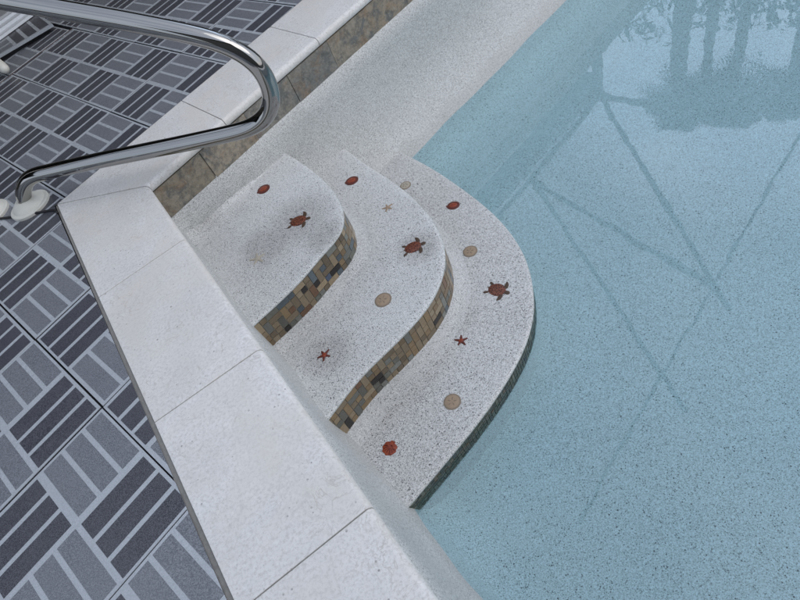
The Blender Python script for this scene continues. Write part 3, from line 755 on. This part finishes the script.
def scallop(c, tip, z, label):
    o, ln = place('scallop_inlay', c, tip, z, label, 'mosaic inlay', None)
    bm = bmesh.new(); out = []
    for k in range(36):
        t = -2.45 + 4.9 * k / 35; r = ln * (1 + 0.055 * math.cos(t * 9)); out.append((r * math.cos(t) , r * math.sin(t)))
    out += [(-1.02 * ln, -.34 * ln), (-1.02 * ln, .34 * ln)]
    dome(bm, out, 0.0045); part('fan', bm, M['red'], o)
    for k in range(-3, 4):
        bm = bmesh.new(); t = k * .42
        dome(bm, [(x_ * ln, y_ * ln) for x_, y_ in ell(0.42, 0.035, 10, -.25 + .62 * math.cos(t), .62 * math.sin(t), t)], 0.0068, z0=0.003); part('rib', bm, M['darkred'], o)
scallop((389.8, 448.2), (386, 455), Z3, 'dark red scallop shell mosaic near the lower corner of the lowest tread')

# ------------------------------------------------------------------ surroundings mirrored in the water and the steel
house = empty('house', AB(0, 5.5, 0)); tag(house, 'house with dark soffit and eave standing beyond the deck, mirrored in the pool', 'house')
def slab(bm, a0, a1, b0, b1, z0, z1): prism(bm, ccw([AB(a0, b0), AB(a1, b0), AB(a1, b1), AB(a0, b1)]), z0, z1)
EH = 2.6
jn = mirrored(600, 95, EH)                       # where the eave ends
ja = DAv(jn); eb = DBv(jn) + 0.19
bm = bmesh.new(); slab(bm, -9, ja + 0.05, 4.9, 9, -0.02, EH); sub('wall', bm, M['stucco'], house, False)
bm = bmesh.new(); slab(bm, -9, 2.6, -11.5, -6.3, -0.02, 5.9); sub('added_wing_wall', bm, M['stucco'], house, False)  # unseen wing behind the camera, added to darken what the handrail mirrors
bm = bmesh.new(); slab(bm, -9.4, 3.0, -11.9, -5.9, 5.9, 6.15); sub('added_wing_roof', bm, M['shingle'], house, False)  # roof of the added wing, also out of view
bm = bmesh.new(); slab(bm, -9.5, ja + 0.35, eb, 9.5, EH, EH + 0.2); sub('soffit', bm, M['soffit'], house, False)
bm = bmesh.new()
rl = [AB(-9.6, eb + .05, EH + .203), AB(ja + .40, eb + .05, EH + .203), AB(ja + .40, 9.5, EH + .203), AB(-9.6, 9.5, EH + .203)]
ru = [AB(-9.6, eb + .05, EH + .23), AB(ja + .40, eb + .05, EH + .23), AB(ja + .40, 9.5, EH + 2.2), AB(-9.6, 9.5, EH + 2.2)]
rv, rw = [bm.verts.new(p) for p in rl], [bm.verts.new(p) for p in ru]
bm.faces.new(rw); bm.faces.new(list(reversed(rv)))
for k in range(4): bm.faces.new((rv[k], rv[(k + 1) % 4], rw[(k + 1) % 4], rw[k]))
bmesh.ops.recalc_face_normals(bm, faces=bm.faces)
sub('roof', bm, M['shingle'], house, False)
cage = empty('pool_cage', mirrored(690, 330, 0)); tag(cage, 'dark aluminium pool cage frame overhead whose braces mirror in the water', 'pool cage')
def beam(p, q, wd=0.055, ht=0.06):
    bm = bmesh.new(); box_between(bm, p, q, wd, ht); sub('beam', bm, M['bronze'], cage, False)
def mp(x_, y_): return mirrored(x_, y_, EH)
e0 = mp(500, 216); e1 = mp(600, 96); ed = (e1 - e0).normalized()
beam(e0 - ed * 6, e1 + ed * 0.05)
hub = mp(716, 288)
j2 = mp(533, 181)
beam(j2, hub + (hub - j2).normalized() * 0.0)
beam(e1, hub + (hub - e1).normalized() * 0.3)
q1 = mp(612, 300); beam(j2, q1 + (q1 - j2).normalized() * 1.5, 0.045, 0.05)
q2, q3 = mp(776, 176), mp(594, 496); qd = (q3 - q2).normalized(); beam(q2 - qd * 1.5, q3 + qd * 0.3, 0.03, 0.03)
q4 = mp(668, 108); beam(e1, q4 + (q4 - e1).normalized() * 0.3, 0.06, 0.07)
bm = bmesh.new(); box_between(bm, e1 + Vector((0, 0, -0.02)), Vector((e1.x, e1.y, -0.03)), 0.10, 0.10); sub('post', bm, M['bronze'], cage, False)
wp = ground(700, 60, ZW)
def palm(px, dist, ztrunk, label, rt, nf=34, rad=1.25):
    nf = 38; rad *= 0.72; ztrunk -= 0.15
    X = ground(px, 62, ZW); d = (X - EYE); d.z = 0; d.normalize(); p = X + d * dist
    o = empty('palm_tree', (p.x, p.y, 0)); tag(o, label, 'palm tree', 'palms standing behind the pool')
    bm = bmesh.new(); tube(bm, [Vector((p.x, p.y, z)) + Vector((0.05 * math.sin(z), 0.04 * math.cos(z * 1.3), 0)) for z in [ztrunk * k / 10 for k in range(11)]], lambda t: rt * (1.15 - .3 * t), 12)
    sub('trunk', bm, M['bark'], o)
    bm = bmesh.new(); top = Vector((p.x, p.y, ztrunk))
    for k in range(nf):
        az = k * 2.399; el = random.uniform(-0.35, 1.25); ln = rad * random.uniform(.8, 1.15)
        v0 = Vector((math.cos(az) * math.cos(el), math.sin(az) * math.cos(el), math.sin(el)))
        sp = [top + v0 * (ln * t) + Vector((0, 0, -0.45 * ln * t * t)) for t in [i_ / 9 for i_ in range(10)]]
        side = v0.cross(Vector((0, 0, 1))).normalized()
        for i_ in range(1, 10):
            wl_ = ln * 0.34 * math.sin(math.pi * min(1, i_ / 10 + .12)) + .04
            fw_ = (sp[i_] - sp[i_ - 1]).normalized()
            for sg in (-1, 1):
                for h_ in (0, .5):
                    b0 = sp[i_ - 1].lerp(sp[i_], h_); tipv = b0 + side * (sg * wl_) + fw_ * (wl_ * .6) + Vector((0, 0, -wl_ * random.uniform(.15, .4)))
                    vs = [bm.verts.new(b0 - fw_ * .018), bm.verts.new(b0 + fw_ * .018), bm.verts.new(tipv)]; bm.faces.new(vs)
    sub('crown', bm, M['leaf'], o, False)
palm(682, 7.6, 5.45, 'stout palm with a full crown mirrored near the top of the water', 0.16, 60, 1.2)
palm(711, 7.9, 5.55, 'slimmer palm second from the house mirrored near the top of the water', 0.10, 60, 1.2)
palm(741, 7.6, 5.45, 'third palm from the house mirrored near the top of the water', 0.10, 60, 1.2)
palm(800, 8.0, 5.5, 'palm farthest from the house mirrored at the right of the water', 0.10, 60, 1.35)
palm(860, 7.6, 5.4, 'palm past the right edge of the mirrored row', 0.10, 60, 1.35)
bm = bmesh.new(); rnd = random.Random(3)
for k in range(11000):
    X = ground(rnd.uniform(560, 900), 62, ZW); d = (X - EYE); d.z = 0; d.normalize(); p = X + d * rnd.uniform(8.4, 10)
    c_ = Vector((p.x, p.y, rnd.uniform(0, 4.5) + .12 * math.sin(p.x * 3)))
    u_ = Vector((rnd.uniform(-1, 1), rnd.uniform(-1, 1), rnd.uniform(-1, 1))).normalized(); v_ = u_.orthogonal().normalized(); s_ = rnd.uniform(.07, .16)
    bm.faces.new([bm.verts.new(c_ + u_ * s_), bm.verts.new(c_ + v_ * s_ * .6), bm.verts.new(c_ - u_ * s_), bm.verts.new(c_ - v_ * s_ * .6)])
tag(link('hedge', bm, M['leaf']), 'tall dense green hedge behind the palms beyond the pool', 'hedge')
